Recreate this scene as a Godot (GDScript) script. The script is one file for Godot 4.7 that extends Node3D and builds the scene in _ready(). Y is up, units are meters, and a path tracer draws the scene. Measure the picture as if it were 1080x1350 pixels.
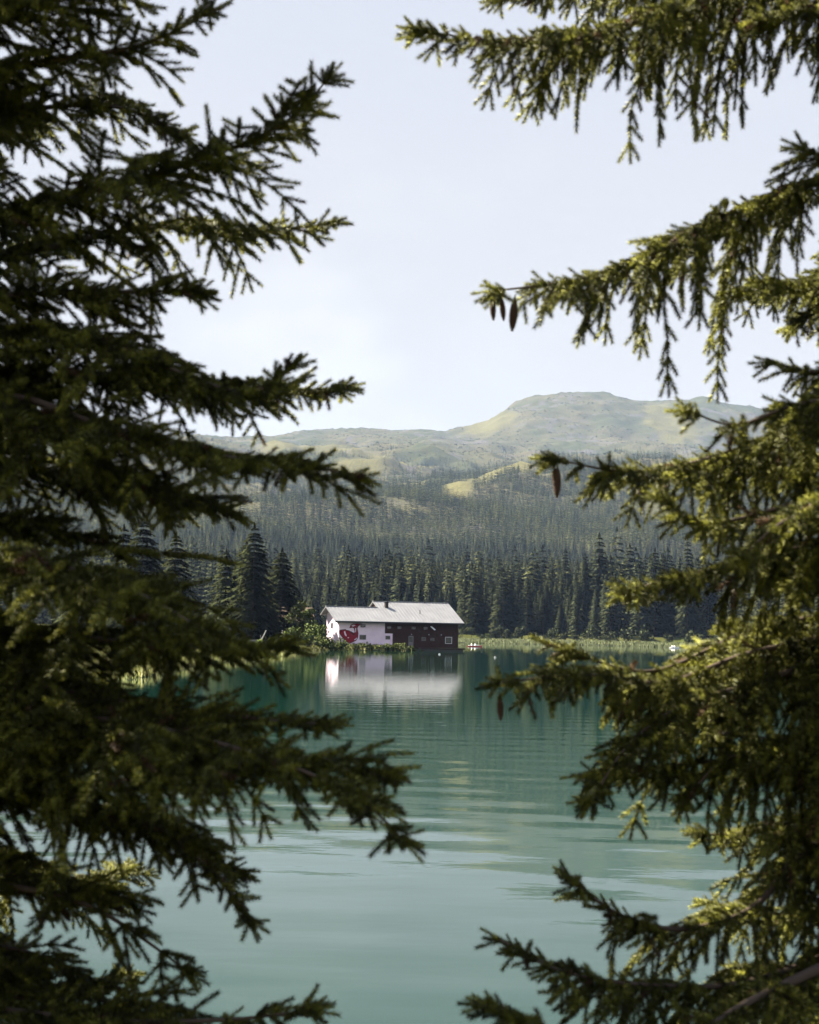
extends Node3D
# An alpine lake seen between two spruces on the bank: boathouse on the far side, wooded slope and summit behind.
# World: y up, water at y = 0, the view runs along -z; "d" below is the distance -z.

const SUN_TO := Vector3(-0.60, 0.74, -0.33)

const LIMBS_NEAR_SPRUCE := [
	[-3.00, 5.20, -7.40, -1.89, 5.33, -7.20, -1.24, 5.37, -7.00, -0.89, 5.51, -6.92],
	[-3.01, 5.49, -7.40, -1.85, 5.53, -7.00, -1.33, 5.60, -6.90, -1.08, 5.70, -6.83],
	[-2.99, 4.98, -7.40, -1.99, 5.25, -7.60, -1.45, 5.29, -7.60, -1.11, 5.14, -7.52],
	[-2.97, 4.52, -7.40, -1.70, 4.70, -7.20, -0.99, 4.85, -7.00, -0.59, 4.99, -6.90, -0.38, 5.18, -6.83],
	[-3.03, 4.31, -7.60, -1.99, 4.57, -7.70, -1.28, 4.76, -7.80, -0.80, 4.75, -7.80, -0.41, 4.81, -7.88],
	[-2.99, 4.22, -7.50, -1.86, 4.28, -7.20, -1.33, 4.29, -7.10, -0.94, 4.28, -7.02],
	[-2.94, 3.99, -7.40, -1.85, 4.13, -7.20, -1.30, 4.03, -7.00, -0.92, 3.87, -6.90, -0.68, 3.81, -6.80, -0.51, 3.92, -6.80],
	[-2.93, 3.85, -7.40, -1.94, 3.98, -7.60, -1.24, 3.99, -7.70, -0.60, 3.95, -7.80, -0.31, 3.99, -7.80],
	[-2.94, 3.95, -7.40, -1.79, 3.81, -7.00, -1.32, 3.66, -6.80, -0.82, 3.53, -6.70, -0.44, 3.48, -6.60, -0.22, 3.43, -6.53],
	[-2.93, 3.78, -7.40, -1.78, 3.71, -7.00, -1.43, 3.57, -6.90, -1.04, 3.38, -6.90, -0.77, 3.30, -6.90],
	[-2.96, 3.58, -7.50, -1.98, 3.59, -7.80, -1.45, 3.50, -7.90, -1.01, 3.44, -8.00, -0.84, 3.37, -8.00],
	[-2.90, 3.08, -7.40, -1.66, 3.07, -6.60, -1.12, 2.97, -6.20, -0.73, 2.80, -5.90, -0.54, 2.73, -5.83],
	[-2.91, 3.25, -7.40, -1.87, 3.27, -7.40, -1.53, 3.22, -7.60, -1.33, 3.14, -7.60],
	[-2.89, 2.87, -7.40, -1.70, 2.79, -6.80, -1.03, 2.74, -6.60, -0.66, 2.73, -6.50, -0.48, 2.75, -6.50],
	[-2.88, 2.67, -7.40, -1.69, 2.57, -6.80, -1.03, 2.49, -6.60, -0.56, 2.45, -6.50, -0.29, 2.44, -6.43],
	[-2.88, 2.60, -7.40, -1.64, 2.48, -6.60, -0.96, 2.43, -6.20, -0.42, 2.32, -5.90, -0.14, 2.20, -5.80, 0.01, 2.07, -5.73],
	[-2.87, 2.53, -7.40, -1.66, 2.39, -6.70, -0.99, 2.30, -6.40, -0.38, 2.30, -6.20, -0.08, 2.27, -6.12],
	[-2.86, 2.33, -7.40, -1.73, 2.21, -7.00, -1.22, 2.07, -6.90, -0.79, 1.81, -6.80, -0.63, 1.61, -6.80],
	[-2.86, 2.22, -7.40, -1.78, 2.09, -7.20, -1.11, 1.94, -7.20, -0.72, 1.75, -7.20],
	[-2.84, 1.78, -7.40, -1.66, 1.74, -6.80, -1.25, 1.69, -6.60, -0.92, 1.52, -6.50, -0.84, 1.47, -6.45],
	[-2.81, 1.22, -7.40, -1.60, 1.28, -6.60, -1.11, 1.29, -6.40, -0.65, 1.35, -6.20, -0.33, 1.41, -6.12],
	[-2.82, 1.42, -7.40, -1.78, 1.39, -7.30, -1.42, 1.28, -7.20, -1.18, 1.11, -7.12],
]
const LIMBS_SUNLIT_SPRUCE := [
	[3.44, 6.89, -7.60, 2.13, 6.13, -7.40, 1.20, 5.67, -7.20, 0.51, 5.46, -7.10, -0.01, 5.47, -7.01],
	[3.44, 7.04, -7.60, 2.43, 6.54, -7.80, 1.51, 6.22, -7.90, 0.88, 6.09, -8.00, 0.41, 6.01, -8.00],
	[3.43, 6.66, -7.60, 2.41, 6.01, -7.20, 1.77, 5.63, -7.00, 1.48, 5.50, -6.91],
	[3.42, 5.75, -7.60, 2.33, 5.14, -7.50, 1.73, 4.89, -7.40, 1.22, 4.64, -7.30, 0.80, 4.42, -7.20, 0.34, 4.32, -7.10],
	[3.42, 5.45, -7.60, 2.41, 5.02, -7.20, 1.91, 4.90, -7.00, 1.66, 4.94, -6.91],
	[3.40, 4.68, -7.60, 2.43, 4.20, -7.30, 1.86, 3.99, -7.10, 1.57, 4.01, -7.01],
	[3.41, 4.90, -7.60, 2.60, 4.71, -7.80, 2.15, 4.54, -7.90, 1.89, 4.36, -7.90],
	[3.40, 4.42, -7.60, 2.32, 3.95, -7.50, 1.70, 3.74, -7.40, 1.23, 3.58, -7.30, 0.94, 3.54, -7.20, 0.64, 3.59, -7.20],
	[3.40, 4.35, -7.60, 2.17, 3.94, -7.00, 1.62, 3.79, -6.80, 1.35, 3.69, -6.70, 1.15, 3.73, -6.61],
	[3.39, 3.84, -7.60, 2.23, 3.53, -7.20, 1.67, 3.39, -7.00, 1.26, 3.29, -6.90, 1.09, 3.39, -6.90],
	[3.39, 3.56, -7.60, 2.19, 3.29, -7.10, 1.55, 3.17, -6.90, 1.15, 3.06, -6.80, 0.92, 3.00, -6.80],
	[3.39, 3.63, -7.60, 2.04, 3.44, -6.60, 1.51, 3.29, -6.30, 1.29, 3.13, -6.21],
	[3.38, 3.20, -7.60, 2.29, 2.89, -7.40, 1.55, 2.75, -7.20, 1.13, 2.61, -7.10, 0.79, 2.64, -7.00, 0.40, 2.60, -7.00],
	[3.38, 3.27, -7.60, 2.35, 3.00, -7.60, 1.64, 2.85, -7.60, 1.13, 2.65, -7.50, 0.72, 2.74, -7.41],
	[3.38, 3.13, -7.60, 2.06, 2.79, -7.20, 1.51, 2.62, -7.00, 1.17, 2.52, -6.90, 0.93, 2.36, -6.80, 0.77, 2.14, -6.71],
	[3.37, 2.84, -7.60, 2.25, 2.52, -7.30, 1.63, 2.32, -7.10, 1.12, 2.26, -7.00, 0.75, 2.21, -7.00],
	[3.37, 2.77, -7.60, 2.16, 2.50, -7.00, 1.68, 2.37, -6.90, 1.34, 2.31, -6.80, 1.17, 2.14, -6.80],
	[3.37, 2.42, -7.60, 2.28, 2.01, -7.40, 1.75, 1.86, -7.20, 1.48, 1.66, -7.00, 1.17, 1.59, -6.90, 0.90, 1.66, -6.80, 0.69, 1.80, -6.80],
	[3.37, 2.46, -7.60, 2.34, 2.13, -7.60, 1.85, 1.98, -7.60, 1.50, 1.90, -7.60, 1.37, 1.91, -7.60],
	[3.36, 2.00, -7.60, 2.22, 1.60, -7.20, 1.49, 1.39, -6.90, 1.02, 1.40, -6.70, 0.64, 1.47, -6.60, 0.39, 1.59, -6.60],
	[3.36, 1.83, -7.60, 2.09, 1.61, -6.80, 1.39, 1.46, -6.30, 1.12, 1.37, -6.10, 0.91, 1.28, -6.01],
	[3.26, 1.12, -7.40, 1.62, 1.21, -6.20, 0.72, 1.35, -5.80, 0.31, 1.55, -5.61],
]

const PROFILE := [[0, 0], [600, 0], [700, 4], [950, 24], [1100, 30], [1400, 50], [1800, 110], [2400, 185], [3000, 265], [3600, 345], [4300, 450], [5000, 560], [5600, 650], [7000, 830]]
const RIDGE := [[-3000, 700], [-1500, 740], [-662, 771], [-417, 832], [-235, 829], [-38, 822], [159, 835], [323, 888], [453, 983], [519, 1011], [634, 1030], [848, 1037], [1013, 1003], [1145, 1005], [1277, 1024], [1376, 999], [1771, 940], [4000, 800]]
const SHORE := [[-100, -11], [0, -12], [40, -14], [83, -16], [130, -18], [195, -15.5], [225, -17], [250, -16], [262, -11.5], [268, -4], [274, 1], [290, 4], [330, 5], [560, 15], [700, 15]]
# meadow clearings: x, d, half width, half depth
const CLEARINGS := [[-8, 2970, 45, 200], [75, 2560, 26, 120], [112, 2750, 40, 150], [170, 2920, 62, 110], [225, 3000, 50, 70], [985, 6150, 105, 420], [-295, 4790, 170, 230], [-127, 4410, 60, 170], [294, 6300, 110, 320], [118, 850, 5, 60], [275, 1990, 34, 90], [20, 3900, 60, 120], [-130, 3650, 70, 130], [-70, 2330, 24, 55], [60, 3420, 55, 60], [-210, 3200, 60, 90], [340, 3300, 50, 55], [180, 3650, 60, 55], [430, 2600, 22, 45], [150, 2250, 18, 40]]

var names := {}
var rng := RandomNumberGenerator.new()
var hill_noise := FastNoiseLite.new()
var gully_noise := FastNoiseLite.new()
var patch_noise := FastNoiseLite.new()
var fine_noise := FastNoiseLite.new()
var M := {}


class Buf:
	var v := PackedVector3Array()
	var n := PackedVector3Array()
	var c := PackedColorArray()
	func tri(p: Vector3, q: Vector3, r: Vector3, col := Color.WHITE) -> void:
		var k := (r - p).cross(q - p).normalized()
		v.append(p); v.append(q); v.append(r)
		n.append(k); n.append(k); n.append(k)
		c.append(col); c.append(col); c.append(col)
	func quad(p: Vector3, q: Vector3, r: Vector3, s: Vector3, col := Color.WHITE) -> void:
		tri(p, q, r, col)
		tri(p, r, s, col)
	func tri_n(p: Array, k: Array, col := Color.WHITE) -> void:
		for i in 3:
			v.append(p[i]); n.append(k[i]); c.append(col)
	func box(lo: Vector3, hi: Vector3, col := Color.WHITE) -> void:
		hull([Vector3(lo.x, lo.y, hi.z), Vector3(hi.x, lo.y, hi.z), Vector3(hi.x, lo.y, lo.z), Vector3(lo.x, lo.y, lo.z)], [Vector3(lo.x, hi.y, hi.z), Vector3(hi.x, hi.y, hi.z), Vector3(hi.x, hi.y, lo.z), Vector3(lo.x, hi.y, lo.z)], col)
	func hull(a: Array, b: Array, col := Color.WHITE) -> void:   # two rings of equal length joined by quads and capped
		var m := a.size()
		for i in m:
			var j := (i + 1) % m
			quad(a[i], b[i], b[j], a[j], col)
		for i in range(1, m - 1):
			tri(a[0], a[i], a[i + 1], col)
			tri(b[0], b[i + 1], b[i], col)
	func tube(pts: Array, radii: Array, sides: int, col := Color.WHITE) -> void:
		var m := pts.size()
		var rings := []
		var norms := []
		var side := Vector3.ZERO
		for i in m:
			var dir: Vector3 = (pts[mini(i + 1, m - 1)] - pts[maxi(i - 1, 0)]).normalized()
			if i == 0:
				side = dir.cross(Vector3(0.3, 0.2, 0.9)).normalized()
			side = (side - dir * side.dot(dir)).normalized()
			var up := dir.cross(side)
			var ring := []
			var nn := []
			for k in sides:
				var a := TAU * k / sides
				var q := side * cos(a) + up * sin(a)
				nn.append(q)
				ring.append(pts[i] + q * radii[i])
			rings.append(ring)
			norms.append(nn)
		for i in m - 1:
			for k in sides:
				var j := (k + 1) % sides
				tri_n([rings[i][k], rings[i + 1][k], rings[i + 1][j]], [norms[i][k], norms[i + 1][k], norms[i + 1][j]], col)
				tri_n([rings[i][k], rings[i + 1][j], rings[i][j]], [norms[i][k], norms[i + 1][j], norms[i][j]], col)
	func mesh() -> ArrayMesh:
		var a := []
		a.resize(Mesh.ARRAY_MAX)
		a[Mesh.ARRAY_VERTEX] = v
		a[Mesh.ARRAY_NORMAL] = n
		a[Mesh.ARRAY_COLOR] = c
		var m := ArrayMesh.new()
		m.add_surface_from_arrays(Mesh.PRIMITIVE_TRIANGLES, a)
		return m


# ---------------------------------------------------------------- helpers
func numbered(called: String) -> String:
	names[called] = names.get(called, -1) + 1
	return called if names[called] == 0 else "%s_%03d" % [called, names[called]]

func tag(o: Node, label: String, category := "", group := "", kind := "") -> Node:
	if label: o.set_meta("label", label)
	if category: o.set_meta("category", category)
	if group: o.set_meta("group", group)
	if kind: o.set_meta("kind", kind)
	return o

func thing(called: String, at: Vector3, label: String, category: String, group := "", turn := 0.0) -> Node3D:
	var o := Node3D.new()
	o.name = numbered(called)
	add_child(o)
	o.position = at
	o.rotation.y = turn
	tag(o, label, category, group)
	return o

func part(called: String, m: Mesh, mat: Material, parent: Node) -> MeshInstance3D:
	var o := MeshInstance3D.new()
	o.name = called
	o.mesh = m
	o.material_override = mat
	parent.add_child(o, true)
	return o

func struct(called: String, m: Mesh, mat: Material, label: String, category: String) -> MeshInstance3D:
	var o := part(called, m, mat, self)
	tag(o, label, category, "", "structure")
	return o

func scatter(called: String, m: Mesh, mat: Material, where: Array, tints: PackedColorArray, parent: Node) -> MultiMeshInstance3D:
	var mm := MultiMesh.new()
	mm.transform_format = MultiMesh.TRANSFORM_3D
	mm.use_colors = true
	mm.mesh = m
	mm.instance_count = where.size()
	for i in where.size():
		mm.set_instance_transform(i, where[i])
		mm.set_instance_color(i, tints[i])
	var o := MultiMeshInstance3D.new()
	o.name = called
	o.multimesh = mm
	o.material_override = mat
	o.set_meta("kind", "stuff")
	parent.add_child(o, true)
	return o

func flat(lin: Color, rough := 0.8) -> StandardMaterial3D:
	var m := StandardMaterial3D.new()
	m.albedo_color = lin.linear_to_srgb()
	m.roughness = rough
	m.metallic_specular = 0.3
	m.cull_mode = BaseMaterial3D.CULL_DISABLED
	return m

func tinted(rough := 0.8, spec := 0.3) -> StandardMaterial3D:
	var m := flat(Color.WHITE, rough)
	m.vertex_color_use_as_albedo = true
	m.metallic_specular = spec
	return m

func noise_picture(size: int, freq: float, octaves: int, s: int, low: Color, high: Color) -> ImageTexture:   # a seamless grey noise ramped between two sRGB tones
	var f := FastNoiseLite.new()
	f.seed = s
	f.frequency = freq
	f.fractal_octaves = octaves
	var g := f.get_seamless_image(size, size)
	g.convert(Image.FORMAT_RGB8)
	for y in size:
		for x in size:
			var t := g.get_pixel(x, y).r
			g.set_pixel(x, y, low.lerp(high, t))
	return ImageTexture.create_from_image(g)

func along(table: Array, x: float) -> float:
	if x <= table[0][0]: return table[0][1]
	for i in range(1, table.size()):
		if x <= table[i][0]:
			return lerpf(table[i - 1][1], table[i][1], (x - table[i - 1][0]) / float(table[i][0] - table[i - 1][0]))
	return table[-1][1]


# ---------------------------------------------------------------- terrain
func far_shore(x: float) -> float:
	return 575.0 - 85.0 * smoothstep(50.0, 105.0, x) + 4.0 * sin(x * 0.11) + 2.0 * sin(x * 0.37)

func land(x: float, d: float) -> float:   # metres inside the shoreline, negative over the lake
	var west := along(SHORE, d) + 1.2 * sin(d * 0.21) * clampf((d - 60.0) / 60.0, 0.0, 1.0) - x
	return maxf(maxf(west, (d - far_shore(x)) * 1.0), maxf(7.6 - d - 0.03 * x * x * 0.05, x - 190.0))

func ground(x: float, d: float) -> float:
	var s := land(x, d)
	var h := 0.75 * (1.0 - exp(-s / 5.0)) + 0.25 * clampf(s / 20.0, 0.0, 1.5) if s > 0.0 else maxf(-2.5, s * 0.3)
	if s > 0.0:
		h += 0.12 * fine_noise.get_noise_2d(x * 3.0, d * 3.0) * minf(s, 1.0)
	if d > 600.0:
		var base := (along(PROFILE, d - 120.0) + along(PROFILE, d) + along(PROFILE, d + 120.0)) / 3.0
		if d > 5600.0:
			var r := along(RIDGE, x * 7000.0 / d)
			r = (r + along(RIDGE, (x - 8.0) * 7000.0 / d) + along(RIDGE, (x + 8.0) * 7000.0 / d)) / 3.0
			base = lerpf(base, r, smoothstep(5600.0, 7000.0, minf(d, 7000.0))) - maxf(0.0, d - 7020.0) * 0.45
		var crest := 1.0 - 0.9 * smoothstep(4200.0, 6700.0, d)
		var amp := minf(base * 0.34, 80.0) * crest
		h += base + amp * hill_noise.get_noise_2d(x, d) + minf(base * 0.07, 26.0) * (0.5 + 0.5 * crest) * gully_noise.get_noise_2d(x, d * 0.6) + 9.0 * smoothstep(3600.0, 5200.0, d) * fine_noise.get_noise_2d(x * 0.3, d * 0.3)
	return h

func clearing(x: float, d: float) -> float:   # over 0 inside a meadow clearing
	var best := -1.0
	var wob := 0.35 * patch_noise.get_noise_2d(x * 3.0, d * 1.5)
	for e in CLEARINGS:
		var dx: float = (x - e[0]) / e[2]
		var dd: float = (d - e[1]) / e[3]
		best = maxf(best, 1.0 + wob - sqrt(dx * dx + dd * dd))
	return best

func wooded(x: float, d: float, h: float) -> float:   # share of the ground under trees
	var p := patch_noise.get_noise_2d(x, d)
	var f := fine_noise.get_noise_2d(x * 0.35, d * 0.35)
	var line := h + 150.0 * (1.0 - smoothstep(-0.04, 0.07, x / d))   # trees climb higher on the side towards the summit
	var share := 1.0 - smoothstep(380.0, 540.0, line + 260.0 * p + 120.0 * f)
	share = maxf(share, 0.55 * smoothstep(0.1, 0.4, p + f * 0.6) * (1.0 - smoothstep(600.0, 720.0, h)))
	share *= 1.0 - 0.9 * smoothstep(0.3, 0.42, patch_noise.get_noise_2d(x * 2.2 + 700.0, d * 1.1)) * smoothstep(90.0, 160.0, h)
	return share * (0.03 if clearing(x, d) > 0.0 else 1.0)

func ground_color(x: float, d: float, h: float, steep: float) -> Color:
	var p := patch_noise.get_noise_2d(x, d)
	var f := fine_noise.get_noise_2d(x * 0.35, d * 0.35)
	if d < 640.0:
		var s := land(x, d)
		if s < -0.2: return Color(0.06, 0.08, 0.05)
		return Color(0.065, 0.082, 0.02).lerp(Color(0.11, 0.103, 0.04), clampf(0.5 + f, 0.0, 1.0))
	var grass := Color(0.078, 0.084, 0.042).lerp(Color(0.132, 0.118, 0.068), clampf(0.5 + p * 1.2, 0.0, 1.0))
	grass = grass.lerp(Color(0.07, 0.074, 0.038), clampf(f * 1.8, 0.0, 1.0) * 0.75)   # heath and dwarf shrubs
	var rock := smoothstep(0.25, 0.6, gully_noise.get_noise_2d(x * 2.3, d * 2.3)) * smoothstep(0.05, 0.3, hill_noise.get_noise_2d(x * 3.0, d * 3.0))
	grass = grass.lerp(Color(0.14, 0.128, 0.13), rock * 0.8)
	var open := clearing(x, d)
	if open > 0.0:
		grass = grass.lerp(Color(0.15, 0.138, 0.06), clampf(open * 4.0, 0.0, 1.0))
	return grass

func sheet(x0: float, x1: float, d0: float, d1: float, step: float) -> ArrayMesh:
	var nx := int((x1 - x0) / step) + 1
	var nd := int((d1 - d0) / step) + 1
	var v := PackedVector3Array()
	var hs := PackedFloat32Array()
	for j in nd:
		for i in nx:
			var h := ground(x0 + i * step, d0 + j * step)
			hs.append(h)
			v.append(Vector3(x0 + i * step, h, -d0 - j * step))
	var n := PackedVector3Array()
	var c := PackedColorArray()
	for j in nd:
		for i in nx:
			var gx := (hs[j * nx + mini(i + 1, nx - 1)] - hs[j * nx + maxi(i - 1, 0)]) / (2.0 * step)
			var gd := (hs[mini(j + 1, nd - 1) * nx + i] - hs[maxi(j - 1, 0) * nx + i]) / (2.0 * step)
			n.append(Vector3(-gx, 1.0, gd).normalized())
			c.append(ground_color(x0 + i * step, d0 + j * step, hs[j * nx + i], sqrt(gx * gx + gd * gd)))
	var idx := PackedInt32Array()
	for j in nd - 1:
		for i in nx - 1:
			var a := j * nx + i
			idx.append_array([a, a + nx, a + 1, a + 1, a + nx, a + nx + 1])
	var arr := []
	arr.resize(Mesh.ARRAY_MAX)
	arr[Mesh.ARRAY_VERTEX] = v
	arr[Mesh.ARRAY_NORMAL] = n
	arr[Mesh.ARRAY_COLOR] = c
	arr[Mesh.ARRAY_INDEX] = idx
	var m := ArrayMesh.new()
	m.add_surface_from_arrays(Mesh.PRIMITIVE_TRIANGLES, arr)
	return m


# ---------------------------------------------------------------- plants
func conifer_crown(h: float, r: float, whorls: int, boughs: int, sprays: int, skirt: float, base: Color, s: int) -> ArrayMesh:
	var g := RandomNumberGenerator.new()
	g.seed = s
	var b := Buf.new()
	for w in whorls:
		var t := (w + g.randf_range(-0.3, 0.3)) / whorls
		var y := lerpf(skirt * h, h * 0.985, clampf(t, 0.0, 1.0))
		var reach := r * pow(1.0 - clampf(t, 0.0, 0.995), 0.78) * (0.72 + 0.28 * smoothstep(-0.02, 0.12, t)) + 0.01 * h
		var turn := g.randf() * TAU
		for k in boughs:
			var a := turn + TAU * (k + g.randf_range(-0.35, 0.35)) / boughs
			var out := Vector3(cos(a), 0, sin(a))
			var side := Vector3(-out.z, 0, out.x)
			var l := reach * g.randf_range(0.62, 1.12)
			var drop := l * g.randf_range(0.25, 0.6) * (1.0 - 0.5 * t)
			var tone := g.randf_range(0.8, 1.2)
			for q in sprays:
				var u := (q + 0.7) / sprays
				var at := out * l * u * 0.85 + Vector3(0, y - drop * u * u, 0)
				var size := (l * 0.55 / sprays + 0.016 * h) * g.randf_range(0.8, 1.3)
				for sg in [-1.0, 1.0]:
					var tip: Vector3 = at + out * size * 0.8 + side * sg * size * g.randf_range(0.5, 1.0) - Vector3(0, size * g.randf_range(0.25, 0.9), 0)
					var nn: Vector3 = (out + side * sg * 0.35 + Vector3(g.randfn(), g.randfn() + 1.3, g.randfn()) * 0.3).normalized()
					b.tri_n([at - out * size * 0.6 + Vector3(0, size * 0.15, 0), tip, at + out * size * 0.5 + side * sg * size * 0.1 + Vector3(0, size * 0.1, 0)], [nn, nn, nn], base * (tone * g.randf_range(0.85, 1.15)))
	for k in 5:   # the leader
		var a := TAU * k / 5.0
		var q := Vector3(cos(a), 0, sin(a)) * 0.006 * h
		b.tri(Vector3(0, h * 1.02, 0), Vector3(0, h * 0.955, 0) + q * 2.5, Vector3(0, h * 0.965, 0) - q, base)
	return b.mesh()

func taper(h: float, r: float, lean := Vector3.ZERO, sides := 7) -> ArrayMesh:
	var b := Buf.new()
	var pts := []
	var rad := []
	for i in 7:
		var t := i / 6.0
		pts.append(Vector3(0, -0.25 + (h + 0.25) * t, 0) + lean * t * t)
		rad.append(r * (1.0 - 0.88 * t) * (1.25 if i == 0 else 1.0))
	b.tube(pts, rad, sides)
	return b.mesh()

func leaf_crown(lobes: Array, count: int, leaf: float, base: Color, s: int) -> ArrayMesh:   # lobes: [centre, radii]
	var g := RandomNumberGenerator.new()
	g.seed = s
	var b := Buf.new()
	for lobe in lobes:
		for i in count:
			var q := Vector3(g.randfn(), g.randfn(), g.randfn()).normalized()
			var p: Vector3 = lobe[0] + q * lobe[1] * pow(g.randf(), 0.28) * (1.0 + 0.16 * sin(q.x * 9.0 + s) * cos(q.y * 7.0 + q.z * 8.0))
			if p.y < 0.02: continue
			var ax := Vector3(g.randfn(), g.randfn() * 0.6 - 0.3, g.randfn()).normalized()
			var sd := ax.cross(Vector3(g.randfn(), g.randfn() + 1.0, g.randfn())).normalized()
			var l := leaf * g.randf_range(0.6, 1.3)
			var col := base * g.randf_range(0.7, 1.35)
			var nn := (q + Vector3(g.randfn(), g.randfn() + 0.8, g.randfn()) * 0.45).normalized()
			b.tri_n([p - ax * l, p + sd * l * 0.45, p + ax * l], [nn, nn, nn], col)
			b.tri_n([p - ax * l, p + ax * l, p - sd * l * 0.45], [nn, nn, nn], col)
	return b.mesh()

func tuft(height: float, blades: int, spread: float, base: Color, s: int) -> ArrayMesh:
	var g := RandomNumberGenerator.new()
	g.seed = s
	var b := Buf.new()
	for i in blades:
		var p := Vector3(g.randfn() * spread, 0, g.randfn() * spread)
		var h := height * g.randf_range(0.55, 1.1)
		var lean := Vector3(g.randfn(), 0, g.randfn()) * 0.22 * h
		var sd := Vector3(g.randfn(), 0, g.randfn()).normalized() * h * 0.035
		var col := base * g.randf_range(0.75, 1.25)
		var nn := Vector3(g.randfn() * 0.35, 1.0, g.randfn() * 0.35).normalized()
		var mid := p + lean * 0.3 + Vector3(0, h * 0.6, 0)
		b.tri_n([p - sd, mid - sd * 0.8, mid + sd * 0.8], [nn, nn, nn], col)
		b.tri_n([p - sd, mid + sd * 0.8, p + sd], [nn, nn, nn], col)
		b.tri_n([mid - sd * 0.8, p + lean + Vector3(0, h, 0), mid + sd * 0.8], [nn, nn, nn], col)
	return b.mesh()

func shoot_mesh() -> ArrayMesh:   # one needle-clad shoot along +y, of length 1
	var g := RandomNumberGenerator.new()
	g.seed = 77
	var b := Buf.new()
	var count := 150
	for i in count:
		var a := i * 2.39996 + g.randf_range(-0.2, 0.2)
		var y := (i + 0.5) / count * 0.97
		var q := Vector3(cos(a), 0, sin(a))
		var tilt := deg_to_rad(g.randf_range(38.0, 62.0) * (1.0 if y < 0.85 else 0.6))
		var dir := q * sin(tilt) + Vector3.UP * cos(tilt)
		var l := g.randf_range(0.2, 0.27)
		var w := dir.cross(Vector3(g.randfn(), g.randfn(), g.randfn())).normalized() * 0.0145
		var p := Vector3(0, y, 0) + q * 0.008
		var nn := (q + Vector3(g.randfn(), g.randfn() + 0.6, g.randfn()) * 0.3).normalized()
		b.tri_n([p - w, p + dir * l, p + w], [nn, nn, nn], Color.WHITE * g.randf_range(0.8, 1.2))
	return b.mesh()

func spline(pts: Array, step: float) -> Array:
	var out := []
	for i in pts.size() - 1:
		var p0: Vector3 = pts[maxi(i - 1, 0)]
		var p1: Vector3 = pts[i]
		var p2: Vector3 = pts[i + 1]
		var p3: Vector3 = pts[mini(i + 2, pts.size() - 1)]
		var m := maxi(2, int(p1.distance_to(p2) / step))
		for k in m:
			out.append(p1.cubic_interpolate(p2, p0, p3, k / float(m)))
	out.append(pts[-1])
	return out

var where := []
var tints := PackedColorArray()

func put_shoot(p: Vector3, dir: Vector3, size: float, col: Color) -> void:
	var y := dir.normalized()
	var x := y.cross(Vector3(rng.randfn(), rng.randfn(), rng.randfn())).normalized()
	where.append(Transform3D(Basis(x, y, x.cross(y)) * size, p))
	tints.append(col if rng.randf() > 0.025 else Color(0.11, 0.065, 0.03))

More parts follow.
